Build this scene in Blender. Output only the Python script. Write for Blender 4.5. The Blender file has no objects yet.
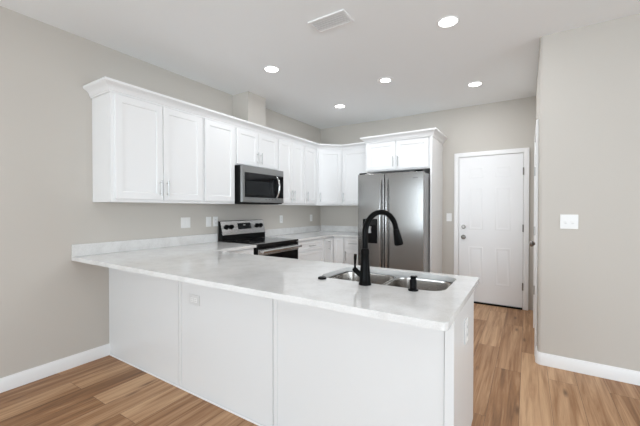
import bpy, bmesh, math
from mathutils import Vector
from mathutils.geometry import tessellate_polygon
PI = math.pi
scene = bpy.context.scene
COL = scene.collection

# ------------------------------------------------------------ camera
cam_data = bpy.data.cameras.new('camera')
cam = bpy.data.objects.new('camera', cam_data)
COL.objects.link(cam)
cam_data.sensor_width = 36.0
cam_data.lens = 328.4 * 36.0 / 640.0
cam_data.clip_start = 0.05
cam.location = (3.178, -1.4768, 1.31)
cam.rotation_euler = (PI / 2 - 0.0122, 0, 0.5639)
scene.camera = cam

# ------------------------------------------------------------ world, daylight, exposure
world = bpy.data.worlds.new('daylight')
scene.world = world
world.use_nodes = True
world.node_tree.nodes['Background'].inputs[0].default_value = (0.90, 0.95, 1.0, 1)
world.node_tree.nodes['Background'].inputs[1].default_value = 1.0
scene.view_settings.view_transform = 'Standard'
scene.view_settings.look = 'None'
scene.view_settings.exposure = 0.08
scene.view_settings.gamma = 1.0
scene.view_settings.use_curve_mapping = False
scene.cycles.use_denoising = True
scene.cycles.max_bounces = 14
scene.cycles.diffuse_bounces = 8
scene.cycles.glossy_bounces = 6
scene.cycles.sample_clamp_indirect = 4.0

# dimensions of the room (metres)
H = 2.754
YB = 3.569          # back wall
YR = -4.6           # wall behind the camera
XR = 6.4            # far right wall
XP, YP = 3.256, 1.85    # corner of the partition
ADDED_WIN = [(0.7, 2.7), (3.5, 5.5)]     # unseen rear-wall windows, added to light the room (x ranges)
WZ0, WZ1 = 0.5, 2.3
ADDED_SIDEWIN = (-1.9, 1.1)               # unseen right-wall window, placed to brighten the end panel (y range)
FILL_POWER = 120.0
LAMP_POWER = 4.5


def daylight(name, loc, rot, sx, sy, power):  # fill lamp set outside one of the added windows
    l = bpy.data.lights.new(name, 'AREA')
    l.shape = 'RECTANGLE'
    l.size, l.size_y = sx, sy
    l.energy = power
    l.color = (0.80, 0.915, 1.0)
    o = bpy.data.objects.new(name, l)
    o.location = loc
    o.rotation_euler = rot
    COL.objects.link(o)


for (a, b) in ADDED_WIN:
    daylight('window_daylight', ((a + b) / 2, YR - 0.16, (WZ0 + WZ1) / 2), (PI / 2, 0, 0), b - a, WZ1 - WZ0, FILL_POWER)
daylight('window_daylight', (XR + 0.16, sum(ADDED_SIDEWIN) / 2, (WZ0 + WZ1) / 2), (PI / 2, 0, PI / 2), ADDED_SIDEWIN[1] - ADDED_SIDEWIN[0], WZ1 - WZ0, FILL_POWER * 0.7)  # fill lamp behind the added side window


# ------------------------------------------------------------ materials
def mat(name, color, rough=0.5, metal=0.0, spec=0.5, coat=0.0, bump=None, emis=None, aniso=0.0):
    m = bpy.data.materials.new(name)
    m.use_nodes = True
    nt = m.node_tree
    p = nt.nodes['Principled BSDF']
    p.inputs['Base Color'].default_value = (*color, 1)
    p.inputs['Roughness'].default_value = rough
    p.inputs['Metallic'].default_value = metal
    p.inputs['Specular IOR Level'].default_value = spec
    p.inputs['Coat Weight'].default_value = coat
    if emis:
        p.inputs['Emission Color'].default_value = (*emis[0], 1)
        p.inputs['Emission Strength'].default_value = emis[1]
    if bump:
        scale, strength, dist = bump
        tc = nt.nodes.new('ShaderNodeTexCoord')
        n = nt.nodes.new('ShaderNodeTexNoise')
        n.inputs['Scale'].default_value = scale
        n.inputs['Detail'].default_value = 3
        b = nt.nodes.new('ShaderNodeBump')
        b.inputs['Strength'].default_value = strength
        b.inputs['Distance'].default_value = dist
        nt.links.new(tc.outputs['Object'], n.inputs['Vector'])
        nt.links.new(n.outputs['Fac'], b.inputs['Height'])
        nt.links.new(b.outputs['Normal'], p.inputs['Normal'])
    if aniso:
        p.inputs['Anisotropic'].default_value = aniso
        t = nt.nodes.new('ShaderNodeTangent')
        t.direction_type = 'RADIAL'
        t.axis = 'Z'
        nt.links.new(t.outputs[0], p.inputs['Tangent'])
    return m


def steel(name, color=(0.55, 0.55, 0.55), rough=0.28, vertical=False):
    """brushed stainless: fine stretched grain in the roughness"""
    m = mat(name, color, rough, 1.0, aniso=0.75)
    nt = m.node_tree
    p = nt.nodes['Principled BSDF']
    tc = nt.nodes.new('ShaderNodeTexCoord')
    mp = nt.nodes.new('ShaderNodeMapping')
    mp.inputs['Scale'].default_value = (3, 3, 400) if not vertical else (300, 300, 3)
    n = nt.nodes.new('ShaderNodeTexNoise')
    n.inputs['Scale'].default_value = 1.5
    n.inputs['Detail'].default_value = 4
    r = nt.nodes.new('ShaderNodeMapRange')
    r.inputs['To Min'].default_value = rough - 0.012
    r.inputs['To Max'].default_value = rough + 0.018
    nt.links.new(tc.outputs['Object'], mp.inputs['Vector'])
    nt.links.new(mp.outputs['Vector'], n.inputs['Vector'])
    nt.links.new(n.outputs['Fac'], r.inputs['Value'])
    nt.links.new(r.outputs['Result'], p.inputs['Roughness'])
    return m


def floor_material():
    m = bpy.data.materials.new('oak_planks')
    m.use_nodes = True
    nt = m.node_tree
    L = nt.links.new
    N = nt.nodes.new
    p = nt.nodes['Principled BSDF']
    tc = N('ShaderNodeTexCoord')
    mp = N('ShaderNodeMapping')
    mp.inputs['Rotation'].default_value = (0, 0, PI / 2)
    mp.inputs['Location'].default_value = (0.37, 0.10, 0)
    L(tc.outputs['Object'], mp.inputs['Vector'])
    br = N('ShaderNodeTexBrick')
    br.offset = 0.37
    br.inputs['Color1'].default_value = (0, 0, 0, 1)
    br.inputs['Color2'].default_value = (1, 1, 1, 1)
    br.inputs['Mortar'].default_value = (0.5, 0.5, 0.5, 1)
    br.inputs['Scale'].default_value = 1
    br.inputs['Mortar Size'].default_value = 0.0012
    br.inputs['Mortar Smooth'].default_value = 0.1
    br.inputs['Bias'].default_value = 0
    br.inputs['Brick Width'].default_value = 1.22
    br.inputs['Row Height'].default_value = 0.18
    L(mp.outputs['Vector'], br.inputs['Vector'])
    # grain runs along each plank; shift it from plank to plank
    shift = N('ShaderNodeVectorMath'); shift.operation = 'SCALE'
    L(br.outputs['Color'], shift.inputs[0]); shift.inputs['Scale'].default_value = 37.0
    add = N('ShaderNodeVectorMath'); add.operation = 'ADD'
    L(mp.outputs['Vector'], add.inputs[0]); L(shift.outputs[0], add.inputs[1])
    st = N('ShaderNodeMapping'); st.inputs['Scale'].default_value = (0.8, 15, 1)
    L(add.outputs[0], st.inputs['Vector'])
    g1 = N('ShaderNodeTexNoise'); g1.inputs['Scale'].default_value = 1.6
    g1.inputs['Detail'].default_value = 6; g1.inputs['Roughness'].default_value = 0.62
    g1.inputs['Distortion'].default_value = 0.6
    L(st.outputs[0], g1.inputs['Vector'])
    st2 = N('ShaderNodeMapping'); st2.inputs['Scale'].default_value = (2.0, 60, 1)
    L(add.outputs[0], st2.inputs['Vector'])
    g2 = N('ShaderNodeTexNoise'); g2.inputs['Scale'].default_value = 2.0; g2.inputs['Detail'].default_value = 3
    L(st2.outputs[0], g2.inputs['Vector'])
    # tone of the plank
    ramp = N('ShaderNodeValToRGB')
    e = ramp.color_ramp.elements
    e[0].position = 0.0; e[0].color = FLOOR_DARK
    e[1].position = 1.0; e[1].color = FLOOR_LIGHT
    el = e.new(0.5); el.color = FLOOR_MID
    tone = N('ShaderNodeMath'); tone.operation = 'MULTIPLY_ADD'
    L(g1.outputs['Fac'], tone.inputs[0]); tone.inputs[1].default_value = 1.6; tone.inputs[2].default_value = -0.545
    t2 = N('ShaderNodeMath'); t2.operation = 'MULTIPLY_ADD'
    L(br.outputs['Color'], t2.inputs[0]); t2.inputs[1].default_value = 0.50; L(tone.outputs[0], t2.inputs[2])
    t3 = N('ShaderNodeMath'); t3.operation = 'MULTIPLY_ADD'
    L(g2.outputs['Fac'], t3.inputs[0]); t3.inputs[1].default_value = 0.30; L(t2.outputs[0], t3.inputs[2])
    L(t3.outputs[0], ramp.inputs['Fac'])
    # knots: sparse dark flecks drawn out along the grain
    st3 = N('ShaderNodeMapping'); st3.inputs['Scale'].default_value = (3.2, 13, 1)
    L(add.outputs[0], st3.inputs['Vector'])
    vo = N('ShaderNodeTexVoronoi'); vo.inputs['Scale'].default_value = 1.0
    L(st3.outputs[0], vo.inputs['Vector'])
    kr = N('ShaderNodeMapRange'); kr.inputs['From Min'].default_value = 0.06; kr.inputs['From Max'].default_value = 0.26
    kr.inputs['To Min'].default_value = 0.8; kr.inputs['To Max'].default_value = 0.0
    L(vo.outputs['Distance'], kr.inputs['Value'])
    pick = N('ShaderNodeSeparateColor'); L(vo.outputs['Color'], pick.inputs[0])
    gt = N('ShaderNodeMath'); gt.operation = 'GREATER_THAN'; gt.inputs[1].default_value = 0.72
    L(pick.outputs[0], gt.inputs[0])
    km = N('ShaderNodeMath'); km.operation = 'MULTIPLY'
    L(kr.outputs[0], km.inputs[0]); L(gt.outputs[0], km.inputs[1])
    mx = N('ShaderNodeMix'); mx.data_type = 'RGBA'
    L(km.outputs[0], mx.inputs[0]); L(ramp.outputs[0], mx.inputs[6])
    mx.inputs[7].default_value = (0.12, 0.06, 0.03, 1)
    # seams between planks
    mx2 = N('ShaderNodeMix'); mx2.data_type = 'RGBA'
    L(br.outputs['Fac'], mx2.inputs[0]); L(mx.outputs[2], mx2.inputs[6])
    mx2.inputs[7].default_value = (0.13, 0.075, 0.045, 1)
    L(mx2.outputs[2], p.inputs['Base Color'])
    p.inputs['Roughness'].default_value = 0.42
    p.inputs['Specular IOR Level'].default_value = 0.25
    return m


FLOOR_DARK = (0.10, 0.045, 0.02, 1)
FLOOR_MID = (0.32, 0.165, 0.078, 1)
FLOOR_LIGHT = (0.58, 0.365, 0.21, 1)


def quartz_material():
    m = mat('white_quartz', (0.8, 0.8, 0.8), 0.09, spec=0.62)
    nt = m.node_tree
    L = nt.links.new
    N = nt.nodes.new
    p = nt.nodes['Principled BSDF']
    tc = N('ShaderNodeTexCoord')
    n = N('ShaderNodeTexNoise'); n.inputs['Scale'].default_value = 9; n.inputs['Detail'].default_value = 8
    n.inputs['Roughness'].default_value = 0.7
    L(tc.outputs['Object'], n.inputs['Vector'])
    n2 = N('ShaderNodeTexNoise'); n2.inputs['Scale'].default_value = 160; n2.inputs['Detail'].default_value = 2
    L(tc.outputs['Object'], n2.inputs['Vector'])
    a = N('ShaderNodeMath'); a.operation = 'MULTIPLY_ADD'; a.inputs[1].default_value = 0.45
    L(n2.outputs['Fac'], a.inputs[0]); L(n.outputs['Fac'], a.inputs[2])
    r = N('ShaderNodeValToRGB')
    r.color_ramp.elements[0].position = 0.52; r.color_ramp.elements[0].color = (0.66, 0.65, 0.635, 1)
    r.color_ramp.elements[1].position = 0.80; r.color_ramp.elements[1].color = (0.765, 0.76, 0.75, 1)
    L(a.outputs[0], r.inputs['Fac'])
    L(r.outputs[0], p.inputs['Base Color'])
    return m


def glass_material():
    m = bpy.data.materials.new('window_glass')
    m.use_nodes = True
    nt = m.node_tree
    nt.nodes.remove(nt.nodes['Principled BSDF'])
    out = nt.nodes['Material Output']
    t = nt.nodes.new('ShaderNodeBsdfTransparent')
    g = nt.nodes.new('ShaderNodeBsdfGlossy'); g.inputs['Roughness'].default_value = 0.02
    f = nt.nodes.new('ShaderNodeFresnel')
    mix = nt.nodes.new('ShaderNodeMixShader')
    nt.links.new(f.outputs[0], mix.inputs[0])
    nt.links.new(t.outputs[0], mix.inputs[1])
    nt.links.new(g.outputs[0], mix.inputs[2])
    nt.links.new(mix.outputs[0], out.inputs[0])
    return m


M = dict(
    wall=mat('greige_paint', (0.582, 0.55, 0.506), 0.75, spec=0.25, bump=(90, 0.06, 0.004)),
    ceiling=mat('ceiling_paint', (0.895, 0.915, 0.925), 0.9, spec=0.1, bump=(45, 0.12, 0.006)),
    trim=mat('white_trim_paint', (0.87, 0.87, 0.87), 0.4),
    cab=mat('white_cabinet_lacquer', (0.84, 0.84, 0.84), 0.35),
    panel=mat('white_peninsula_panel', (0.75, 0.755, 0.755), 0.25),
    door=mat('white_door_paint', (0.86, 0.86, 0.865), 0.4),
    quartz=quartz_material(),
    floor=floor_material(),
    steel=steel('brushed_stainless', (0.33, 0.322, 0.312), 0.22),
    steel_light=steel('light_stainless', (0.66, 0.655, 0.65), 0.25),
    sink=steel('sink_stainless', (0.40, 0.375, 0.35), 0.2),
    slate=steel('dark_stainless', (0.33, 0.33, 0.325), 0.32),
    chrome=mat('satin_nickel', (0.58, 0.58, 0.575), 0.32, 1.0),
    knob=mat('brushed_nickel', (0.27, 0.25, 0.23), 0.28, 1.0),
    black=mat('matte_black', (0.004, 0.004, 0.004), 0.28, spec=0.06),
    gloss=mat('black_glass', (0.003, 0.003, 0.0035), 0.06, spec=0.3),
    plastic=mat('black_plastic', (0.005, 0.005, 0.005), 0.4, spec=0.15),
    grey=mat('grey_fridge_side', (0.36, 0.365, 0.37), 0.45, 0.3),
    steel_bar=steel('stainless_bar', (0.42, 0.415, 0.41), 0.25),
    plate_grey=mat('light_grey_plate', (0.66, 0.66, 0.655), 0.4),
    rubber=mat('dark_gasket', (0.03, 0.03, 0.03), 0.6),
    plate=mat('white_plastic_plate', (0.84, 0.84, 0.83), 0.35),
    slot=mat('outlet_slot_grey', (0.32, 0.32, 0.32), 0.5),
    kick=mat('toe_kick_shadow_brown', (0.20, 0.16, 0.13), 0.6),
    ceramic=mat('black_ceramic_glass', (0.01, 0.01, 0.011), 0.05, spec=0.9),
    lens=mat('lit_lens', (1, 1, 1), 0.5, emis=((1.0, 0.985, 0.96), 6.0)),
    vinyl=mat('white_vinyl', (0.8, 0.8, 0.8), 0.4),
    glass=glass_material(),
    lcd=mat('dark_display', (0.012, 0.013, 0.014), 0.15, spec=0.3),
    badge=mat('badge_grey', (0.16, 0.16, 0.165), 0.4, 0.6),
    recess=mat('dispenser_black', (0.004, 0.004, 0.0045), 0.25, spec=0.15),
    paddle=mat('dispenser_grey', (0.36, 0.36, 0.36), 0.35, 0.4),
)


# ------------------------------------------------------------ mesh helpers
class B:
    def __init__(self):
        self.bm = bmesh.new()

    def box(self, x0, y0, z0, x1, y1, z1):
        x0, x1 = sorted((x0, x1)); y0, y1 = sorted((y0, y1)); z0, z1 = sorted((z0, z1))
        v = [self.bm.verts.new(p) for p in ((x0, y0, z0), (x1, y0, z0), (x1, y1, z0), (x0, y1, z0),
                                            (x0, y0, z1), (x1, y0, z1), (x1, y1, z1), (x0, y1, z1))]
        for f in ((0, 3, 2, 1), (4, 5, 6, 7), (0, 1, 5, 4), (1, 2, 6, 5), (2, 3, 7, 6), (3, 0, 4, 7)):
            self.bm.faces.new([v[i] for i in f])
        return self

    def prism(self, poly, a0, a1, axis='z'):
        def P(p, a):
            return {'z': (p[0], p[1], a), 'x': (a, p[0], p[1]), 'y': (p[0], a, p[1])}[axis]
        lo = [self.bm.verts.new(P(p, a0)) for p in poly]
        hi = [self.bm.verts.new(P(p, a1)) for p in poly]
        n = len(poly)
        self.bm.faces.new(lo[::-1]); self.bm.faces.new(hi)
        for i in range(n):
            self.bm.faces.new((lo[i], lo[(i + 1) % n], hi[(i + 1) % n], hi[i]))
        return self

    def tube(self, pts, radii, seg=16, cap=True):
        pts = [Vector(p) for p in pts]
        if not isinstance(radii, (list, tuple)):
            radii = [radii] * len(pts)
        rings = []
        up = None
        for i, p in enumerate(pts):
            if i == 0: t = pts[1] - p
            elif i == len(pts) - 1: t = p - pts[i - 1]
            else: t = (pts[i + 1] - p).normalized() + (p - pts[i - 1]).normalized()
            t.normalize()
            if up is None:
                up = t.orthogonal().normalized()
            else:
                up = (up - t * up.dot(t))
                up = up.normalized() if up.length > 1e-6 else t.orthogonal().normalized()
            s = t.cross(up)
            rings.append([self.bm.verts.new(p + (up * math.cos(2 * PI * k / seg) + s * math.sin(2 * PI * k / seg)) * radii[i]) for k in range(seg)])
        for a, b in zip(rings, rings[1:]):
            for k in range(seg):
                self.bm.faces.new((a[k], a[(k + 1) % seg], b[(k + 1) % seg], b[k]))
        if cap:
            self.bm.faces.new(rings[0][::-1]); self.bm.faces.new(rings[-1])
        return self

    def cyl(self, p0, p1, r, r2=None, seg=20):
        return self.tube([p0, p1], [r, r if r2 is None else r2], seg)

    def sweep(self, path, profile, closed_profile=True):
        """mitred sweep of profile [(out, z)] along a 2D path; 'out' is to the right of travel"""
        path = [Vector((p[0], p[1])) for p in path]
        n = len(path)
        rings = []
        for i in range(n):
            d0 = (path[i] - path[i - 1]).normalized() if i > 0 else None
            d1 = (path[i + 1] - path[i]).normalized() if i < n - 1 else None
            n0 = Vector((d0.y, -d0.x)) if d0 else None
            n1 = Vector((d1.y, -d1.x)) if d1 else None
            if n0 is None: m = n1
            elif n1 is None: m = n0
            else:
                m = (n0 + n1); m = m / (m.dot(n0))
            rings.append([self.bm.verts.new((path[i].x + m.x * o, path[i].y + m.y * o, z)) for o, z in profile])
        k = len(profile)
        for a, b in zip(rings, rings[1:]):
            for j in range(k):
                self.bm.faces.new((a[j], a[(j + 1) % k], b[(j + 1) % k], b[j]))
        self.bm.faces.new(rings[0][::-1]); self.bm.faces.new(rings[-1])
        return self

    def slab_with_hole(self, outer, holes, z0, z1):
        bm = self.bm
        loops = [outer] + holes
        tops = []
        for lp in loops:
            vs = [bm.verts.new((p[0], p[1], z1)) for p in lp]
            tops.append(vs)
        flat = [v for vs in tops for v in vs]
        tris = tessellate_polygon([[v.co.copy() for v in vs] for vs in tops])
        faces = [bm.faces.new([flat[i] for i in t]) for t in tris]
        vmap = {}
        for vs in tops:
            for v in vs:
                vmap[v] = bm.verts.new((v.co.x, v.co.y, z0))
        for f in faces:
            bm.faces.new([vmap[v] for v in reversed(f.verts)])
        for vs in tops:
            for i in range(len(vs)):
                a, b = vs[i], vs[(i + 1) % len(vs)]
                bm.faces.new((a, b, vmap[b], vmap[a]))
        return self

    def shaker(self, x0, z0, x1, z1, yf, t=0.02, stile=0.058, depth=0.008, slope=0.004):
        """door slab in the XZ plane, front at y=yf facing -y, with a recessed flat panel"""
        bm = self.bm
        def ring(i, y):
            return [bm.verts.new(p) for p in ((x0 + i, y, z0 + i), (x1 - i, y, z0 + i), (x1 - i, y, z1 - i), (x0 + i, y, z1 - i))]
        e = 0.0015
        rs = [ring(0, yf + t), ring(0, yf + e), ring(e, yf), ring(stile, yf), ring(stile + slope, yf + depth)]
        bm.faces.new(rs[0][::-1])
        for a, b in zip(rs, rs[1:]):
            for k in range(4):
                bm.faces.new((a[k], a[(k + 1) % 4], b[(k + 1) % 4], b[k]))
        bm.faces.new(rs[-1])
        return self

    def build(self, name, m, parent=None, bevel=0.0, smooth=True, loc=None, rotz=0.0, segs=2):
        bm = self.bm
        bmesh.ops.recalc_face_normals(bm, faces=bm.faces)
        me = bpy.data.meshes.new(name)
        bm.to_mesh(me); bm.free()
        if smooth:
            for f in me.polygons: f.use_smooth = True
            me.set_sharp_from_angle(angle=math.radians(35))
        me.materials.append(M[m] if isinstance(m, str) else m)
        o = bpy.data.objects.new(name, me)
        COL.objects.link(o)
        if parent: o.parent = parent
        if loc: o.location = loc
        o.rotation_euler.z = rotz
        if bevel:
            b = o.modifiers.new('bevel', 'BEVEL')
            b.width = bevel; b.segments = segs; b.limit_method = 'ANGLE'; b.angle_limit = math.radians(40)
            b.harden_normals = True
        return o


def thing(name, label, cat, loc=(0, 0, 0), rotz=0.0, group=None):
    o = bpy.data.objects.new(name, None)
    COL.objects.link(o)
    o.location = loc
    o.rotation_euler.z = rotz
    o.empty_display_size = 0.1
    o['label'] = label
    o['category'] = cat
    if group: o['group'] = group
    return o


def tag(o, label, cat, group=None):
    o['label'] = label; o['category'] = cat
    if group: o['group'] = group
    return o


def structure(o):
    o['kind'] = 'structure'
    return o


def rrect(x0, y0, x1, y1, r, n=8):
    pts = []
    for cx, cy, a0 in ((x1 - r, y0 + r, -PI / 2), (x1 - r, y1 - r, 0), (x0 + r, y1 - r, PI / 2), (x0 + r, y0 + r, PI)):
        for i in range(n + 1):
            a = a0 + PI / 2 * i / n
            pts.append((cx + r * math.cos(a), cy + r * math.sin(a)))
    return pts


# ------------------------------------------------------------ room shell
T = 0.12
structure(B().box(-T, YR - T, -0.1, XR + T, YB + T, 0).build('floor', 'floor', smooth=False))
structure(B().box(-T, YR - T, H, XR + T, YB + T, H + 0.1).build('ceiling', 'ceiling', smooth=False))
structure(B().box(-T, YR - T, 0, 0, YB + T, H).build('wall_left', 'wall', smooth=False))
structure(B().box(0, YB, 0, XP, YB + T, H).build('wall_back', 'wall', smooth=False))

# partition beside the hallway: rounded outside corner, opening for the pantry door
PD0, PD1 = 2.06, 2.82
rb = 0.03
arc = [(XP + rb - rb * math.cos(a), YP + rb - rb * math.sin(a)) for a in [PI / 2 * i / 6 for i in range(7)]]
pt = B()
pt.prism(arc + [(XR, YP), (XR, YP + T), (XP + T, YP + T), (XP + T, PD0), (XP, PD0)], 0, H)
pt.box(XP, PD1, 0, XP + T, YB + T, H)
pt.box(XP, PD0, 2.05, XP + T, PD1, H)
structure(pt.build('wall_partition', 'wall'))

# rear wall and far right wall with unseen windows added to light the room
rw = B()
xs = [0] + [v for w in ADDED_WIN for v in w] + [XR]
for i in range(0, len(xs), 2):
    rw.box(xs[i], YR - T, 0, xs[i + 1], YR, H)
for a, b in ADDED_WIN:
    rw.box(a, YR - T, 0, b, YR, WZ0); rw.box(a, YR - T, WZ1, b, YR, H)
structure(rw.build('wall_rear', 'wall', smooth=False))
rw = B()
rw.box(XR, YR - T, 0, XR + T, ADDED_SIDEWIN[0], H).box(XR, ADDED_SIDEWIN[1], 0, XR + T, YP + T, H)
rw.box(XR, ADDED_SIDEWIN[0], 0, XR + T, ADDED_SIDEWIN[1], WZ0).box(XR, ADDED_SIDEWIN[0], WZ1, XR + T, ADDED_SIDEWIN[1], H)
structure(rw.build('wall_right', 'wall', smooth=False))


def window(n, loc, rotz, w):  # unseen window, added as an opening for the fill lamps
    e = bpy.data.objects.new('window_%d' % n, None)
    COL.objects.link(e); e.location = loc; e.rotation_euler.z = rotz
    structure(e)
    h = WZ1 - WZ0
    f = B()
    t = 0.05
    f.box(0, -0.04, 0, w, 0.04, t).box(0, -0.04, h - t, w, 0.04, h).box(0, -0.04, t, t, 0.04, h - t).box(w - t, -0.04, t, w, 0.04, h - t)
    f.box(w / 2 - 0.03, -0.04, t, w / 2 + 0.03, 0.04, h - t).box(t, -0.02, h / 2 - 0.02, w - t, 0.02, h / 2 + 0.02)
    fo = f.build('window_frame', 'vinyl', e)
    B().box(t, -0.004, t, w - t, 0.004, h - t).build('pane', 'glass', e)
    B().box(-0.06, 0.0605, -0.03, w + 0.06, 0.12, -0.001).build('window_sill', 'trim', e, bevel=0.004)


window(1, (ADDED_WIN[0][0], YR - 0.06, WZ0), 0, ADDED_WIN[0][1] - ADDED_WIN[0][0])
window(2, (ADDED_WIN[1][0], YR - 0.06, WZ0), 0, ADDED_WIN[1][1] - ADDED_WIN[1][0])
window(3, (XR + 0.06, ADDED_SIDEWIN[0], WZ0), PI / 2, ADDED_SIDEWIN[1] - ADDED_SIDEWIN[0])

# baseboards
BASE = [(0.0005, 0.0), (0.016, 0.0), (0.016, 0.074), (0.011, 0.086), (0.008, 0.1), (0.0005, 0.1)]
structure(B().sweep([(0, YR), (0, -0.002)], BASE).build('baseboard_left', 'trim'))
arcp = [(XP, PD0 - 0.075)] + [p for p in arc] + [(XR, YP)]
structure(B().sweep(arcp, BASE).build('baseboard_partition', 'trim'))
structure(B().sweep([(2.118, YB), (2.286, YB)], BASE).build('baseboard_back', 'trim'))

# boxed duct chase rising from the wall cabinets to the ceiling
structure(B().box(0, 1.47, 2.335, 0.275, 1.785, H).build('trim_1', 'wall', smooth=False))


# ------------------------------------------------------------ doors
def six_panel(b, w, h, yf, cols, rows):
    """door slab with raised panels: front at y=yf facing -y"""
    b.box(0, yf, 0, w, yf + 0.03, h)
    for (x0, x1) in cols:
        for (z0, z1) in rows:
            bm = b.bm
            def ring(i, y):
                return [bm.verts.new(p) for p in ((x0 + i, y, z0 + i), (x1 - i, y, z0 + i), (x1 - i, y, z1 - i), (x0 + i, y, z1 - i))]
            rs = [ring(0, yf - 0.0003), ring(0.008, yf - 0.003), ring(0.016, yf - 0.0025), ring(0.022, yf - 0.0003), ring(0.045, yf - 0.004)]
            for a, c in zip(rs, rs[1:]):
                for k in range(4):
                    bm.faces.new((a[k], a[(k + 1) % 4], c[(k + 1) % 4], c[k]))
            bm.faces.new(rs[-1])


def casing(b, w, h, t0, t1, cw=0.062, gap=0.004):
    prof = [(0, t1), (0, t0 + 0.006), (0.008, t0), (cw - 0.006, t0), (cw, t0 + 0.004), (cw, t1)]
    # left, head, right as one mitred frame
    path = [(-gap, 0.0), (-gap, h + gap), (w + gap, h + gap), (w + gap, 0.0)]
    bm = b.bm
    rings = []
    for i, (x, z) in enumerate(path):
        row = []
        for o, y in prof:
            dx = -o if i < 2 else o
            dz = 0 if i in (0, 3) else o
            row.append(bm.verts.new((x + dx, y, z + dz)))
        rings.append(row)
    k = len(prof)
    for a, c in zip(rings, rings[1:]):
        for j in range(k):
            bm.faces.new((a[j], a[(j + 1) % k], c[(j + 1) % k], c[j]))
    bm.faces.new(rings[0][::-1]); bm.faces.new(rings[-1])


def doorknob(parent, name, x, z, yf, r=0.028, proj=0.055):
    k = B()
    k.tube([(x, yf - 0.0005, z), (x, yf - 0.008, z), (x, yf - 0.011, z)], [0.032, 0.032, 0.022], 24)
    k.tube([(x, yf - 0.010, z), (x, yf - proj * 0.45, z), (x, yf - proj * 0.55, z), (x, yf - proj * 0.75, z), (x, yf - proj * 0.93, z), (x, yf - proj, z)],
           [0.012, 0.012, r * 0.75, r, r * 0.85, r * 0.45], 24)
    return k.build(name, 'knob', parent)


DW, DH = 0.775, 2.035
d1 = bpy.data.objects.new('door_1', None); COL.objects.link(d1); structure(d1)
d1.location = (2.352, YB - 0.001, 0.0)
lf = B()
six_panel(lf, DW, DH - 0.022, -0.031, [(0.125, 0.31), (0.455, 0.64)], [(0.25, 0.765), (1.0, 1.585), (1.715, 1.865)])
lf.build('door_leaf', 'door', d1, loc=(0, 0, 0.022))
cs = B(); casing(cs, DW, DH, -0.042, -0.0005); cs.build('casing', 'trim', d1)
B().box(0.0, -0.055, 0.0005, DW, -0.0005, 0.018).build('threshold', 'black', d1, bevel=0.003)
doorknob(d1, 'door_knob', 0.06, 0.915, -0.0315)
db = B()
db.tube([(0.06, -0.0315, 1.06), (0.06, -0.045, 1.06), (0.06, -0.05, 1.06)], [0.029, 0.029, 0.022], 24)
db.box(0.054, -0.066, 1.045, 0.066, -0.049, 1.075)
db.build('deadbolt', 'knob', d1)
for z in (0.30, 1.06, 1.80):
    B().cyl((DW + 0.002, -0.046, z - 0.048), (DW + 0.002, -0.046, z + 0.048), 0.008).build('hinge', 'knob', d1)

# pantry door in the side of the partition
d2 = bpy.data.objects.new('door_2', None); COL.objects.link(d2); structure(d2)
d2.location = (XP - 0.001, PD1 - 0.004, 0.0); d2.rotation_euler.z = -PI / 2      # local x runs towards the camera
PW = PD1 - PD0 - 0.008
lf = B()
six_panel(lf, PW, DH - 0.012, 0.006, [(0.11, 0.32), (0.43, 0.64)], [(0.25, 0.765), (1.0, 1.585), (1.715, 1.865)])
lf.build('door_leaf', 'door', d2, loc=(0, 0, 0.012))
cs = B(); casing(cs, PW, DH, -0.018, -0.0005); cs.build('casing', 'trim', d2)
doorknob(d2, 'door_knob', PW - 0.06, 0.99, 0.0055, 0.030, 0.066)
for z in (0.42, 1.07, 1.72):
    B().cyl((-0.003, -0.012, z - 0.048), (-0.003, -0.012, z + 0.048), 0.009).build('hinge', 'chrome', d2)
B().box(PW - 0.001, -0.0195, 1.70, PW + 0.006, -0.0005, 1.80).build('latch_plate', 'knob', d2)


# ------------------------------------------------------------ cabinets
def pull(parent, x, z0, z1, yf, horizontal=False):
    """bar pull: vertical at x between z0 and z1, or horizontal centred at x of length z1-z0 at height z0"""
    b = B()
    off = 0.032
    if not horizontal:
        b.cyl((x, yf - off, z0), (x, yf - off, z1), 0.006, seg=12)
        for z in (z0 + 0.022, z1 - 0.022):
            b.cyl((x, yf - 0.0003, z), (x, yf - off, z), 0.0045, seg=10)
    else:
        L = z1
        b.cyl((x - L / 2, yf - off, z0), (x + L / 2, yf - off, z0), 0.006, seg=12)
        for s in (-1, 1):
            b.cyl((x + s * (L / 2 - 0.022), yf - 0.0003, z0), (x + s * (L / 2 - 0.022), yf - off, z0), 0.0045, seg=10)
    return b.build('handle', 'chrome', parent)


def cabinet(name, label, cat, loc, rotz, w, d, z0, z1, doors, group, toe=False, drawers=()):
    """box with its back at local y=0, front at y=-d, and doors (x0, x1, z0, z1, handle side)"""
    t = thing(name, label, cat, loc, rotz, group)
    b = B()
    if toe:
        b.prism([(-0.001, 0.0), (-d + 0.075, 0.0), (-d + 0.075, 0.1), (-d, 0.1), (-d, z1), (-0.001, z1)], 0.0005, w - 0.0005, 'x')
    else:
        b.box(0.0005, -d, z0, w - 0.0005, -0.001, z1)
    b.build('body', 'cab', t, bevel=0.001)
    yf = -d - 0.0205
    for (x0, x1, a, c, side) in doors:
        do = B().shaker(x0, a, x1, c, yf).build('door', 'cab', t)
        if side:
            hx = x1 - 0.03 if side[0] == 'r' else x0 + 0.03
            if z0 > 1:
                hz = a + 0.032
                pull(do, hx, hz, hz + (0.145 if c - a > 0.5 else 0.14), yf)
            else:
                pull(do, hx, c - 0.175, c - 0.03, yf)
    for (x0, x1, a, c) in drawers:
        dr = B().shaker(x0, a, x1, c, yf, stile=0.038).build('drawer', 'cab', t)
        pull(dr, (x0 + x1) / 2, (a + c) / 2, 0.14, yf, True)
    return t


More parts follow.
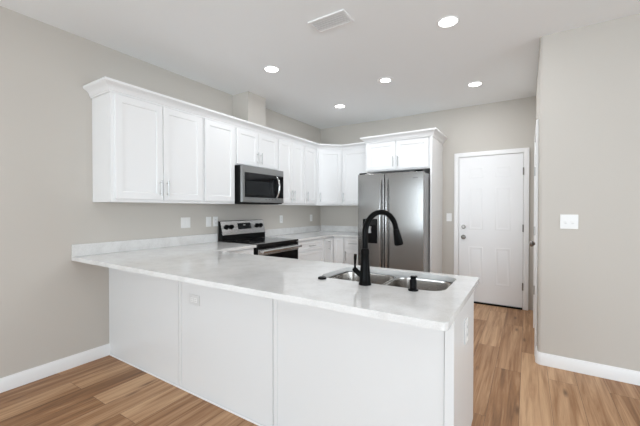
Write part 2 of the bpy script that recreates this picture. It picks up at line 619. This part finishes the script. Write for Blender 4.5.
UZ0, UZ1, UD = 1.368, 2.285, 0.313
DZ0, DZ1 = 1.395, 2.252
UG = 'white wall cabinets around the kitchen'
UL = PI / 2


def upper_left(name, label, y0, y1, splits, z0=UZ0, dz0=DZ0):
    return cabinet(name, label, 'cabinet', (0, y0, 0), UL, y1 - y0, UD, z0, UZ1,
                   [(a - y0, b - y0, dz0, DZ1, s) for a, b, s in splits], UG)


upper_left('wall_cabinet', 'white two-door wall cabinet at the near end of the run, left of the others',
           -0.128, 0.767, [(-0.100, 0.313, 'r'), (0.320, 0.748, 'l')])
upper_left('wall_cabinet', 'white single-door shaker wall cabinet just left of the microwave',
           0.767, 1.208, [(0.786, 1.190, None)])
upper_left('wall_cabinet', 'short white two-door wall cabinet directly above the microwave',
           1.208, 1.972, [(1.228, 1.586, 'r'), (1.592, 1.952, 'l')], 1.822, 1.836)
upper_left('wall_cabinet', 'white two-door wall cabinet just right of the microwave',
           1.972, 2.585, [(1.994, 2.276, 'r'), (2.282, 2.565, 'l')])
upper_left('wall_cabinet', 'narrow single-door white wall cabinet immediately left of the diagonal corner cabinet',
           2.585, 2.958, [(2.610, 2.915, 'l')])

# diagonal corner cabinet
t = thing('corner_wall_cabinet', 'diagonal-front white wall cabinet set across the corner of the two walls', 'cabinet', (0, YB, 0), 0, UG)
c = 0.61
B().prism([(0.001, -0.001), (0.001, -c), (UD, -c), (c, -UD), (c, -0.001)], UZ0, UZ1).build('body', 'cab', t, bevel=0.001)
dl = (c - UD) * math.sqrt(2)
do = B().shaker(0.022, DZ0, dl - 0.022, DZ1, -0.0205).build('door', 'cab', t, loc=(UD, -c, 0), rotz=PI / 4)
pull(do, 0.052, DZ0 + 0.032, DZ0 + 0.177, -0.0205)

cabinet('wall_cabinet', 'white single-door wall cabinet right of the diagonal corner cabinet, beside the refrigerator', 'cabinet',
        (0.611, YB, 0), 0, 0.552, UD, UZ0, UZ1, [(0.022, 0.47, DZ0, DZ1, 'l')], UG)

# cabinet over the refrigerator, and the tall end panel
FX0, FX1 = 1.165, 2.092
FD = 0.605
cabinet('refrigerator_cabinet', 'deep white two-door cabinet above the refrigerator', 'cabinet',
        (FX0, YB, 0), 0, FX1 - FX0, FD, 1.85, UZ1,
        [(0.020, 0.458, 1.868, DZ1, 'r'), (0.466, 0.905, 1.868, DZ1, 'l')], UG)
tag(B().box(FX1 + 0.0005, YB - 0.628, 0.001, FX1 + 0.026, YB - 0.001, UZ1).build('end_panel', 'cab', bevel=0.0015),
    'tall white panel standing on the floor against the right side of the refrigerator', 'panel')

CR = [(0.0005, 2.258), (0.010, 2.258), (0.010, 2.270), (0.016, 2.274), (0.022, 2.292), (0.034, 2.308), (0.052, 2.320), (0.060, 2.324), (0.066, 2.330), (0.066, 2.347), (0.0005, 2.347)]
F0 = UD + 0.0005
cr = B().sweep([(0.001, -0.129), (F0, -0.129), (F0, YB - c + 0.000), (c, YB - F0), (FX0 - 0.001, YB - F0)], CR).build('crown_molding', 'cab')
tag(cr, 'long white crown molding along the top of the wall cabinets, turning the corner', 'molding')
CR2 = [(o, z + 0.004) for o, z in CR]
cr = B().sweep([(FX0 - 0.0005, YB - F0 - 0.07), (FX0 - 0.0005, YB - FD - 0.0005), (FX1 + 0.0265, YB - FD - 0.0005 - 0.0235), (FX1 + 0.0265, YB - 0.002)], CR2)
tag(cr.build('crown_molding', 'cab'), 'short white crown molding above the refrigerator cabinet', 'molding')

# base cabinets
BD, BZ = 0.612, 0.883
BG = 'white base cabinets along the walls'
cabinet('base_cabinet', 'white base cabinet between the range and the peninsula, mostly hidden', 'cabinet', (0, 0.625, 0), UL, 0.578, BD, 0, BZ,
        [(0.02, 0.558, 0.115, 0.70, 'l')], BG, True, [(0.02, 0.558, 0.72, 0.868)])
cabinet('drawer_base_cabinet', 'white three-drawer base cabinet just right of the range', 'cabinet', (0, 1.977, 0), UL, 0.68, BD, 0, BZ,
        [], BG, True, [(0.02, 0.66, 0.735, 0.868), (0.02, 0.66, 0.435, 0.72), (0.02, 0.66, 0.115, 0.42)])
t = thing('corner_base_cabinet', 'white corner base cabinet with two narrow doors meeting in the inside corner', 'cabinet', (0, YB, 0), 0, BG)
cx1, cy1 = 0.815, -0.910
B().prism([(0.001, -0.001), (0.001, cy1), (BD, cy1), (BD, -BD), (cx1, -BD), (cx1, -0.001)], 0.1, BZ).build('body', 'cab', t, bevel=0.001)
k = BD - 0.075
B().prism([(0.01, -0.01), (0.01, cy1 + 0.001), (k, cy1 + 0.001), (k, -k), (cx1 - 0.001, -k), (cx1 - 0.001, -0.01)], 0.001, 0.0995).build('toe_kick', 'cab', t)
do = B().shaker(0.022, 0.115, 0.272, 0.868, -0.0205, stile=0.05).build('door', 'cab', t, loc=(BD, cy1, 0), rotz=UL)
pull(do, 0.125, 0.69, 0.84, -0.0205)
do = B().shaker(0.024, 0.115, cx1 - BD - 0.008, 0.868, -0.0205, stile=0.045).build('door', 'cab', t, loc=(BD, -BD, 0))
cabinet('base_cabinet', 'white base cabinet with one drawer over one door beside the refrigerator', 'cabinet', (cx1 + 0.001, YB, 0), 0, 0.332, BD, 0, BZ,
        [(0.012, 0.32, 0.115, 0.705, 'l')], BG, True, [(0.012, 0.32, 0.72, 0.868)])

# ------------------------------------------------------------ peninsula
pen = thing('peninsula_cabinet', 'long white panelled peninsula running out from the left wall under the counter', 'cabinet', (0, 0, 0))
PX1 = 2.905
b = B()
b.prism([(0.004, 0.001), (0.51, 0.001), (0.51, 0.1), (0.585, 0.1), (0.585, BZ), (0.004, BZ)], 0.001, 2.10, 'x')
b.prism([(0.004, 0.001), (0.51, 0.001), (0.51, 0.1), (0.585, 0.1), (0.585, BZ), (0.570, BZ), (0.570, 0.62), (0.004, 0.62)], 2.10, PX1 - 0.013, 'x')
b.build('body', 'cab', pen)
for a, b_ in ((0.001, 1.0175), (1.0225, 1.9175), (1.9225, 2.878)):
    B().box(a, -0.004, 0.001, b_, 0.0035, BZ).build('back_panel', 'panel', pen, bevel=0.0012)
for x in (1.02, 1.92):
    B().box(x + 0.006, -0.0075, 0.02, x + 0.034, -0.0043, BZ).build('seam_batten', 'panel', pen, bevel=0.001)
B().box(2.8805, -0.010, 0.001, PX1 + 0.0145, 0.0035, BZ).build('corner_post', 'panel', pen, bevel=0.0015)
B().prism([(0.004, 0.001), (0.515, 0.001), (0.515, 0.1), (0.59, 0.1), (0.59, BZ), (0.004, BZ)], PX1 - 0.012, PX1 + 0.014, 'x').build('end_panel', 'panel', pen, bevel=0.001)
B().box(0.018, -0.014, 0.0005, 2.878, -0.0085, 0.014).build('base_molding', 'trim', pen, bevel=0.004)
# kitchen side: doors facing the range
for a, b_ in ((0.70, 1.30), (1.32, 1.92), (1.95, 2.40), (2.42, 2.87)):
    do = B().shaker(-b_, 0.115, -a, 0.868, -0.0205).build('door', 'cab', pen, loc=(0, 0.585, 0), rotz=PI)
    pull(do, -(a + 0.04), 0.69, 0.83, -0.0205)

# ------------------------------------------------------------ countertops
CZ0, CZ1 = 0.8845, 0.9145
YC, XC, YI = -0.288, 2.946, 0.618
sink_cut = rrect(2.132, 0.142, 2.842, 0.562, 0.085)
rc = 0.028
corner = [(XC - rc + rc * math.sin(a), YC + rc - rc * math.cos(a)) for a in [PI / 2 * i / 6 for i in range(7)]]
corner2 = [(XC - 0.012 + 0.012 * math.cos(a), YI - 0.012 + 0.012 * math.sin(a)) for a in [PI / 2 * i / 4 for i in range(5)]]
outer = [(0.001, YC)] + corner + corner2 + [(0.652, YI), (0.652, 1.2075), (0.001, 1.2075)]
ct = thing('countertop', 'white speckled quartz peninsula counter with the sink cut into it', 'countertop', (0, 0, 0))
B().slab_with_hole(outer, [sink_cut], CZ0, CZ1).build('slab', 'quartz', ct, bevel=0.003)
B().box(0.001, YC, CZ1 + 0.0003, 0.021, 1.2075, 1.016).build('backsplash', 'quartz', ct, bevel=0.002)
ct = thing('countertop', 'white quartz corner counter between the range and the refrigerator', 'countertop', (0, 0, 0))
B().prism([(0.001, 1.9745), (0.652, 1.9745), (0.652, YB - 0.652), (1.15, YB - 0.652), (1.15, YB - 0.001), (0.001, YB - 0.001)], CZ0, CZ1).build('slab', 'quartz', ct, bevel=0.003)
B().box(0.001, 1.9745, CZ1 + 0.0003, 0.021, YB - 0.001, 1.016).build('backsplash', 'quartz', ct, bevel=0.002)
B().box(0.0215, YB - 0.021, CZ1 + 0.0003, 1.15, YB - 0.001, 1.016).build('backsplash', 'quartz', ct, bevel=0.002)


# ------------------------------------------------------------ sink
def bowl(b, x0, y0, x1, y1, zt, depth, r):
    bm = b.bm
    rings = []
    spec = [(-0.012, 0, r + 0.012), (0, 0, r), (0.002, -0.01, r), (0.008, -depth * 0.8, r), (0.02, -depth * 0.94, r * 0.95), (0.05, -depth, r * 0.75)]
    for inset, dz, rr in spec:
        rings.append([bm.verts.new((p[0], p[1], zt + dz)) for p in rrect(x0 + inset, y0 + inset, x1 - inset, y1 - inset, max(0.02, rr - max(0, inset) * 0.3))])
    for a, c_ in zip(rings, rings[1:]):
        n = len(a)
        for k in range(n):
            bm.faces.new((a[k], a[(k + 1) % n], c_[(k + 1) % n], c_[k]))
    bm.faces.new(rings[-1])


sk = thing('sink', 'stainless double-bowl undermount sink in the peninsula counter', 'sink', (2.487, 0.352, 0.66))
for (x0, x1) in ((2.142, 2.478), (2.498, 2.832)):
    b = B()
    bowl(b, x0 - 2.487, 0.150 - 0.352, x1 - 2.487, 0.554 - 0.352, CZ0 - 0.004 - 0.66, 0.20, 0.075)
    o = b.build('bowl', 'sink', sk)
    s = o.modifiers.new('thickness', 'SOLIDIFY'); s.thickness = 0.0018; s.offset = -1
    xm = (x0 + x1) / 2 - 2.487
    B().tube([(xm, 0.03, CZ0 - 0.66 - 0.2035), (xm, 0.03, CZ0 - 0.66 - 0.2000), (xm, 0.03, CZ0 - 0.66 - 0.1995)], [0.045, 0.045, 0.035], 24).build('drain', 'chrome', o)

# faucet
fx, fy, fz = 2.461, 0.098, CZ1 + 0.0005
fc = thing('faucet', 'matte black gooseneck pull-down faucet standing behind the sink on the peninsula', 'faucet', (fx, fy, fz))
B().tube([(0, 0, 0), (0, 0, 0.008), (0, 0, 0.012), (0, 0, 0.05), (0, 0, 0.12), (0, 0, 0.155), (0, 0, 0.165), (0, 0, 0.172), (0, 0, 0.185), (0, 0, 0.19)],
         [0.033, 0.033, 0.030, 0.027, 0.0225, 0.021, 0.023, 0.023, 0.021, 0.018], 28).build('base', 'black', fc)
rot = math.radians(25)
dxs, dys = math.sin(rot), math.cos(rot)
R = 0.113
zc = 0.266
pts = [(0, 0, 0.188), (0, 0, 0.23), (0, 0, zc - 0.02)]
for i in range(0, 15):
    a = PI - math.radians(171) * i / 14
    q = R + R * math.cos(a)
    pts.append((q * dxs, q * dys, zc + R * math.sin(a)))
B().tube(pts, 0.015, 20).build('spout', 'black', fc)
p1 = Vector(pts[-1]); d = (Vector(pts[-1]) - Vector(pts[-2])).normalized()
B().tube([p1 + d * 0.0005, p1 + d * 0.012, p1 + d * 0.014, p1 + d * 0.084, p1 + d * 0.091, p1 + d * 0.0915], [0.0165, 0.0175, 0.018, 0.0262, 0.025, 0.017], 24).build('spray_head', 'black', fc)
hb = B().tube([(-0.012, 0, 0.036), (-0.035, 0, 0.055), (-0.062, 0.0, 0.075), (-0.067, 0.0, 0.078)], [0.014, 0.014, 0.014, 0.010], 20).build('handle_hub', 'black', fc)
B().tube([(-0.058, 0.0, 0.078), (-0.058, -0.001, 0.10), (-0.056, -0.002, 0.14), (-0.055, -0.002, 0.156)], [0.006, 0.0055, 0.0085, 0.0075], 14).build('lever', 'black', hb)

sd = thing('soap_dispenser', 'short black soap dispenser standing right of the faucet beside the sink', 'soap dispenser', (2.711, 0.108, CZ1 + 0.0005))
B().tube([(0, 0, 0), (0, 0, 0.006), (0, 0, 0.009)], [0.0245, 0.0245, 0.020], 24).build('base', 'black', sd)
B().tube([(0, 0, 0.0095), (0, 0, 0.05), (0, 0, 0.055)], [0.0165, 0.0165, 0.014], 24).build('body', 'black', sd)
sp = B().tube([(0, 0, 0.0555), (0, 0, 0.066), (0, 0, 0.070)], [0.013, 0.0145, 0.012], 20)
sp.tube([(0, 0.010, 0.062), (0, 0.035, 0.062), (0, 0.055, 0.057)], [0.006, 0.0055, 0.005], 14)
sp.build('pump_head', 'black', sd)
tag(B().tube([(2.197, 0.098, CZ1 + 0.0005), (2.197, 0.098, CZ1 + 0.009), (2.197, 0.098, CZ1 + 0.012)], [0.024, 0.024, 0.019], 28).build('sink_hole_cover', 'black'),
    'small flat black disc on the counter at the left corner of the sink', 'cover')

# ------------------------------------------------------------ range
RY0, RY1 = 1.2115, 1.9705
RW = RY1 - RY0
rg = thing('range', 'freestanding electric range with stainless backguard and black glass cooktop', 'range', (0, RY0, 0), UL)
# local: x along the wall (0..RW), -y into the room
B().box(0.002, -0.635, 0.0305, RW - 0.002, -0.02, 0.895).build('body', 'plastic', rg, bevel=0.002)
for x in (0.05, RW - 0.05):
    for y in (-0.58, -0.07):
        B().cyl((x, y, 0.0005), (x, y, 0.030), 0.018).build('foot', 'plastic', rg)
ck = B().box(0.0, -0.668, 0.8955, RW, -0.10, 0.921).build('cooktop', 'ceramic', rg, bevel=0.004)
for (x, y, r) in ((0.19, -0.50, 0.105), (0.57, -0.50, 0.085), (0.19, -0.24, 0.078), (0.57, -0.24, 0.105)):
    b = B()
    seg = 40
    ro = [b.bm.verts.new((x + r * math.cos(2 * PI * i / seg), y + r * math.sin(2 * PI * i / seg), 0.9214)) for i in range(seg)]
    ri = [b.bm.verts.new((x + (r - 0.003) * math.cos(2 * PI * i / seg), y + (r - 0.003) * math.sin(2 * PI * i / seg), 0.9214)) for i in range(seg)]
    for i in range(seg):
        b.bm.faces.new((ro[i], ro[(i + 1) % seg], ri[(i + 1) % seg], ri[i]))
    b.build('burner_ring', 'slot', ck)
B().prism([(-0.03, 0.9215), (-0.097, 0.9215), (-0.092, 0.985), (-0.100, 0.992), (-0.055, 1.160), (-0.03, 1.165)], 0.0, RW, 'x').build('backguard', 'plastic', rg, bevel=0.002)
# slanted steel control face
n = Vector((0, -(1.160 - 0.992), -(0.055 - 0.100) * -1)); 
up = Vector((0, 0.045, 0.168)).normalized(); nor = Vector((0, -0.168, 0.045)).normalized()
o0 = Vector((0, -0.100, 0.992))


def on_face(x, s, out):
    return Vector((x, 0, 0)) + o0 + up * s + nor * out


def face_plate(x0, x1, s0, s1, t0, t1):
    b = B()
    v = [b.bm.verts.new(on_face(x, s, t)) for t in (t0, t1) for (x, s) in ((x0, s0), (x1, s0), (x1, s1), (x0, s1))]
    for f in ((0, 1, 2, 3), (4, 5, 6, 7), (0, 1, 5, 4), (1, 2, 6, 5), (2, 3, 7, 6), (3, 0, 4, 7)):
        b.bm.faces.new([v[i] for i in f])
    return b


face_plate(0.004, RW - 0.004, 0.001, 0.172, 0.0005, 0.004).build('control_panel', 'steel_light', rg, bevel=0.001)
face_plate(0.268, 0.500, 0.062, 0.142, 0.0045, 0.0065).build('display', 'lcd', rg, bevel=0.001)
face_plate(0.362, 0.40, 0.108, 0.122, 0.0067, 0.0072).build('clock_digits', 'paddle', rg)
for x in (0.082, 0.158, RW - 0.150, RW - 0.074):
    kb = B().tube([on_face(x, 0.098, 0.0045), on_face(x, 0.098, 0.010), on_face(x, 0.098, 0.011), on_face(x, 0.098, 0.030), on_face(x, 0.098, 0.033)],
                  [0.030, 0.030, 0.025, 0.022, 0.019], 24).build('knob', 'black', rg)
    g = B()
    u = [on_face(x + dx, 0.098 + ds, oo) for oo in (0.0335, 0.041) for dx, ds in ((-0.005, -0.02), (0.005, -0.02), (0.005, 0.02), (-0.005, 0.02))]
    v = [g.bm.verts.new(p) for p in u]
    for f in ((0, 1, 2, 3), (4, 5, 6, 7), (0, 1, 5, 4), (1, 2, 6, 5), (2, 3, 7, 6), (3, 0, 4, 7)):
        g.bm.faces.new([v[i] for i in f])
    g.build('grip', 'black', kb)
od = B().box(0.006, -0.668, 0.235, RW - 0.006, -0.6355, 0.888).build('oven_door', 'gloss', rg, bevel=0.003)
B().box(0.006, -0.6725, 0.79, RW - 0.006, -0.6685, 0.856).build('door_trim', 'steel_light', od, bevel=0.001)
hd = B().tube([(0.02, -0.722, 0.838), (RW - 0.02, -0.722, 0.838)], 0.017, 18)
for x in (0.035, RW - 0.035):
    hd.box(x - 0.014, -0.722, 0.826, x + 0.014, -0.673, 0.850)
hd.build('handle', 'steel_light', od)
B().box(0.006, -0.664, 0.055, RW - 0.006, -0.6355, 0.228).build('storage_drawer', 'steel', rg, bevel=0.003)

# ------------------------------------------------------------ microwave
mw = thing('microwave', 'over-the-range microwave with stainless frame and dark window mounted under the short cabinet', 'microwave', (0, RY0, 1.376), UL)
MH = 0.440
B().box(0.001, -0.395, 0.0, RW - 0.001, -0.002, MH).build('body', 'plastic', mw, bevel=0.002)
fr = B()
fw, fh = RW - 0.003, MH - 0.010
fr.box(0.003, -0.425, 0.012, RW - 0.003, -0.3955, fh + 0.008)
md = fr.build('door', 'slate', mw, bevel=0.004)
B().box(0.045, -0.4265, 0.072, RW - 0.010, -0.4253, 0.362).build('window', 'gloss', md)
B().box(0.070, -0.4271, 0.100, 0.560, -0.4267, 0.265).build('window_screen', 'lcd', md)
hp = []
for i in range(13):
    s = i / 12
    hp.append((0.602, -0.4268 - 0.05 * math.sin(PI * s) ** 0.7 - 0.004, 0.078 + 0.270 * s))
B().tube(hp, [0.010 + 0.003 * math.sin(PI * i / 12) for i in range(13)], 14).build('handle', 'steel_light', md)
for i in range(5):
    B().box(0.40 + i * 0.062, -0.4256, 0.052, 0.418 + i * 0.062, -0.4251, 0.057).build('control_mark', 'lcd', md)
B().box(0.03, -0.36, -0.006, RW - 0.03, -0.06, -0.0005).build('vent_filter', 'plastic', mw)

# ------------------------------------------------------------ refrigerator
FRX0, FRX1, FRF = 1.176, 2.082, 2.672
rf = thing('refrigerator', 'side-by-side stainless refrigerator with a black ice and water dispenser', 'refrigerator', (FRX0, YB - 0.03, 0))
W = FRX1 - FRX0
yb = 0.0
yd = FRF - (YB - 0.03)          # local y of the door fronts
FT = 1.785
B().box(0.004, yd + 0.062, 0.0305, W - 0.004, yb, FT - 0.012).build('body', 'grey', rf, bevel=0.004)
for x in (0.06, W - 0.06):
    for y in (yd + 0.12, -0.06):
        B().cyl((x, y, 0.0005), (x, y, 0.030), 0.02).build('foot', 'plastic', rf)
B().box(0.008, yd + 0.055, 0.055, W - 0.008, yd + 0.0615, FT - 0.02).build('gasket', 'rubber', rf)
SP = 0.390


def fridge_door(x0, x1, hx):
    b = B()
    n = 10
    prof = []
    for i in range(n + 1):
        s = i / n
        prof.append((x0 + (x1 - x0) * s, yd - 0.004 * (1 - (2 * s - 1) ** 2)))
    poly = prof + [(x1, yd + 0.0545), (x0, yd + 0.0545)]
    b.prism(poly, 0.075, FT)
    o = b.build('door', 'steel', rf, bevel=0.006)
    hb_ = B()
    pts_ = []
    for i in range(17):
        s = i / 16
        pts_.append((hx, yd - 0.012 - 0.043 * math.sin(PI * s) ** 0.55, 0.42 + 1.28 * s))
    hb_.tube(pts_, 0.0125, 14)
    for z in (0.42, 1.70):
        hb_.cyl((hx, yd - 0.0025, z), (hx, yd - 0.014, z), 0.015, seg=14)
    hb_.build('handle', 'steel_bar', o)
    return o


lo = fridge_door(0.002, SP - 0.005, SP - 0.043)
ro = fridge_door(SP + 0.005, W - 0.002, SP + 0.043)
dx0, dx1, dz0, dz1 = 0.080, 0.292, 0.845, 1.175
dp = B().box(dx0, yd - 0.008, dz0, dx1, yd - 0.0038, dz1).build('dispenser', 'recess', lo, bevel=0.002)
B().box(dx0 + 0.012, yd - 0.0095, dz1 - 0.085, dx1 - 0.012, yd - 0.0083, dz1 - 0.012).build('dispenser_controls', 'lcd', dp)
pd = B().tube([(0.185, yd - 0.012, 0.985), (0.185, yd - 0.013, 1.03), (0.185, yd - 0.013, 1.075)], [0.024, 0.020, 0.026], 18).build('dispenser_paddle', 'paddle', dp)
B().box(dx0 + 0.015, yd - 0.022, dz0 + 0.006, dx1 - 0.015, yd - 0.0083, dz0 + 0.018).build('drip_tray', 'recess', dp)
B().box(0.775, yd - 0.0036, 1.700, 0.835, yd - 0.0025, 1.709).build('badge', 'badge', ro)
B().box(W - 0.12, yd + 0.008, FT + 0.0005, W - 0.02, yd + 0.05, FT + 0.02).build('hinge_cover', 'plastic', rf, bevel=0.003)
B().box(0.02, yd + 0.008, FT + 0.0005, 0.12, yd + 0.05, FT + 0.02).build('hinge_cover', 'plastic', rf, bevel=0.003)
B().box(0.01, yd + 0.03, 0.035, W - 0.01, yd + 0.0615, 0.054).build('toe_grille', 'plastic', rf)


# ------------------------------------------------------------ electrical plates
def plate(name, label, cat, loc, rotz, gangs=1, kind='outlet', group=None, wide=False, pm='plate'):
    """cover plate with its back at local y=0 facing -y, centred on loc"""
    t = thing(name, label, cat, loc, rotz, group)
    w, h = 0.072 + 0.046 * (gangs - 1), 0.116
    if wide: w, h = h, w
    B().box(-w / 2, -0.006, -h / 2, w / 2, -0.0005, h / 2).build('plate', pm, t, bevel=0.002)
    for g in range(gangs):
        x = (g - (gangs - 1) / 2) * 0.046
        if kind == 'toggle':
            B().box(x - 0.005, -0.016, -0.010, x + 0.005, -0.0063, 0.008).build('toggle', 'plate', t, bevel=0.001)
            B().box(x - 0.008, -0.0068, -0.015, x + 0.008, -0.0063, -0.0105).build('slot', 'plate_grey', t)
        elif kind == 'rocker':
            B().box(x - 0.016, -0.009, -0.033, x + 0.016, -0.0063, 0.033).build('rocker', 'plate', t, bevel=0.001)
        else:
            for s in (-1, 1):
                if wide:
                    c0 = B().box(s * 0.02 - 0.014, -0.0075, -0.016, s * 0.02 + 0.014, -0.0063, 0.016).build('socket', 'plate', t, bevel=0.001)
                    for q in (-1, 1):
                        B().box(s * 0.02 - 0.006, -0.0080, q * 0.007 - 0.0015, s * 0.02 + 0.006, -0.0076, q * 0.007 + 0.0015).build('slot', 'slot', c0)
                else:
                    c0 = B().box(x - 0.016, -0.0075, s * 0.02 - 0.014, x + 0.016, -0.0063, s * 0.02 + 0.014).build('socket', 'plate', t, bevel=0.001)
                    for q in (-1, 1):
                        B().box(x + q * 0.007 - 0.0015, -0.0080, s * 0.02 - 0.006, x + q * 0.007 + 0.0015, -0.0076, s * 0.02 + 0.006).build('slot', 'slot', c0)
    return t


G = 'white outlets on the left wall above the counter'
plate('switch_plate', 'double white switch plate on the left wall, nearest the open end of the counter', 'switch', (0, 0.783, 1.160), UL, 2, 'rocker')
plate('outlet', 'white outlet plate on the left wall, second plate from the open end of the counter', 'outlet', (0, 1.09, 1.160), UL, 1, 'rocker', G)
plate('outlet', 'white outlet plate half hidden behind the left edge of the range backguard', 'outlet', (0, 1.192, 1.160), UL, 1, 'outlet', G)
plate('outlet', 'white outlet plate on the left wall just right of the range', 'outlet', (0, 2.436, 1.155), UL, 1, 'outlet', G)
plate('outlet', 'white outlet plate on the left wall nearest the corner of the room', 'outlet', (0, 3.256, 1.155), UL, 1, 'outlet', G)
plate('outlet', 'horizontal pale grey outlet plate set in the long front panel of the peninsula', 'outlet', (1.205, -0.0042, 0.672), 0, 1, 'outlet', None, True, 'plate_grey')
plate('outlet', 'upright white outlet plate on the narrow end of the peninsula', 'outlet', (PX1 + 0.0142, 0.30, 0.70), UL, 1, 'outlet')
plate('switch_plate', 'white double toggle switch plate on the wide greige wall at the right', 'switch', (3.462, YP, 1.207), 0, 2, 'toggle')
plate('switch_plate', 'single white switch plate between the tall refrigerator panel and the white six-panel door', 'switch', (2.212, YB, 1.19), 0, 1, 'rocker')


# ------------------------------------------------------------ ceiling fittings
def downlight(label, x, y, r=0.080, lens=0.066, group='round downlights in the kitchen ceiling', power=1.0):
    t = thing('downlight', label, 'light', (x, y, H), 0, group)
    seg = 40
    b = B()
    prof = [(r, -0.0005), (r, -0.004), (r - 0.006, -0.008), (lens + 0.001, -0.005), (lens + 0.001, -0.0005)]
    rings = [[b.bm.verts.new((q * math.cos(2 * PI * i / seg), q * math.sin(2 * PI * i / seg), z)) for i in range(seg)] for q, z in prof]
    for a, c_ in zip(rings, rings[1:] + rings[:1]):
        for i in range(seg):
            b.bm.faces.new((a[i], a[(i + 1) % seg], c_[(i + 1) % seg], c_[i]))
    b.build('trim_ring', 'trim', t)
    B().cyl((0, 0, -0.0045), (0, 0, -0.001), lens, seg=seg).build('lens', 'lens', t)
    l = bpy.data.lights.new('downlight_lamp', 'AREA')
    l.shape = 'DISK'; l.size = lens * 2; l.energy = LAMP_POWER * power; l.color = (0.93, 0.965, 1.0)
    lo_ = bpy.data.objects.new('downlight_lamp', l)
    COL.objects.link(lo_); lo_.parent = t; lo_.location = (0, 0, -0.010)
    return t


downlight('lit round downlight nearest the viewer, high at the right of the ceiling vent', 2.650, 1.203, power=1.35)
downlight('lit round downlight above the wall cabinets, left of and below the ceiling vent', 0.935, 1.134, power=0.8)
downlight('small lit recessed downlight with a wide pale rim, in the middle of the kitchen ceiling', 1.823, 2.038, 0.098, 0.056, power=2.0)
downlight('lit round downlight farthest back, in front of the corner cabinets', 0.944, 2.580, power=0.7)
downlight('lit round downlight in front of the white six-panel door', 2.654, 2.702, power=1.35)
for (x, y) in ((1.4, -1.0), (4.6, -0.4), (1.4, -3.2), (4.6, -3.2)):  # unseen lamps added to raise the overall light
    downlight('lit round downlight in the ceiling of the living area behind the viewer', x, y, group='round downlights in the living area')

vt = thing('ceiling_vent', 'white rectangular louvred air vent in the ceiling', 'vent', (1.890, 0.716, H))
b = B()
vw, vd = 0.315, 0.175
for x0, y0, x1, y1 in ((-vw / 2, -vd / 2, vw / 2, -vd / 2 + 0.022), (-vw / 2, vd / 2 - 0.022, vw / 2, vd / 2), (-vw / 2, -vd / 2 + 0.022, -vw / 2 + 0.022, vd / 2 - 0.022), (vw / 2 - 0.022, -vd / 2 + 0.022, vw / 2, vd / 2 - 0.022)):
    b.box(x0, y0, -0.012, x1, y1, -0.0005)
b.build('frame', 'trim', vt, bevel=0.003)
B().box(-vw / 2 + 0.022, -vd / 2 + 0.022, -0.003, vw / 2 - 0.022, vd / 2 - 0.022, -0.0007).build('backing', 'vinyl', vt)
for i in range(5):
    y = -0.05 + i * 0.025
    B().prism([(y - 0.011, -0.0125), (y - 0.009, -0.0145), (y + 0.011, -0.009), (y + 0.009, -0.007)], -vw / 2 + 0.0225, vw / 2 - 0.0225, 'x').build('louvre', 'trim', vt)
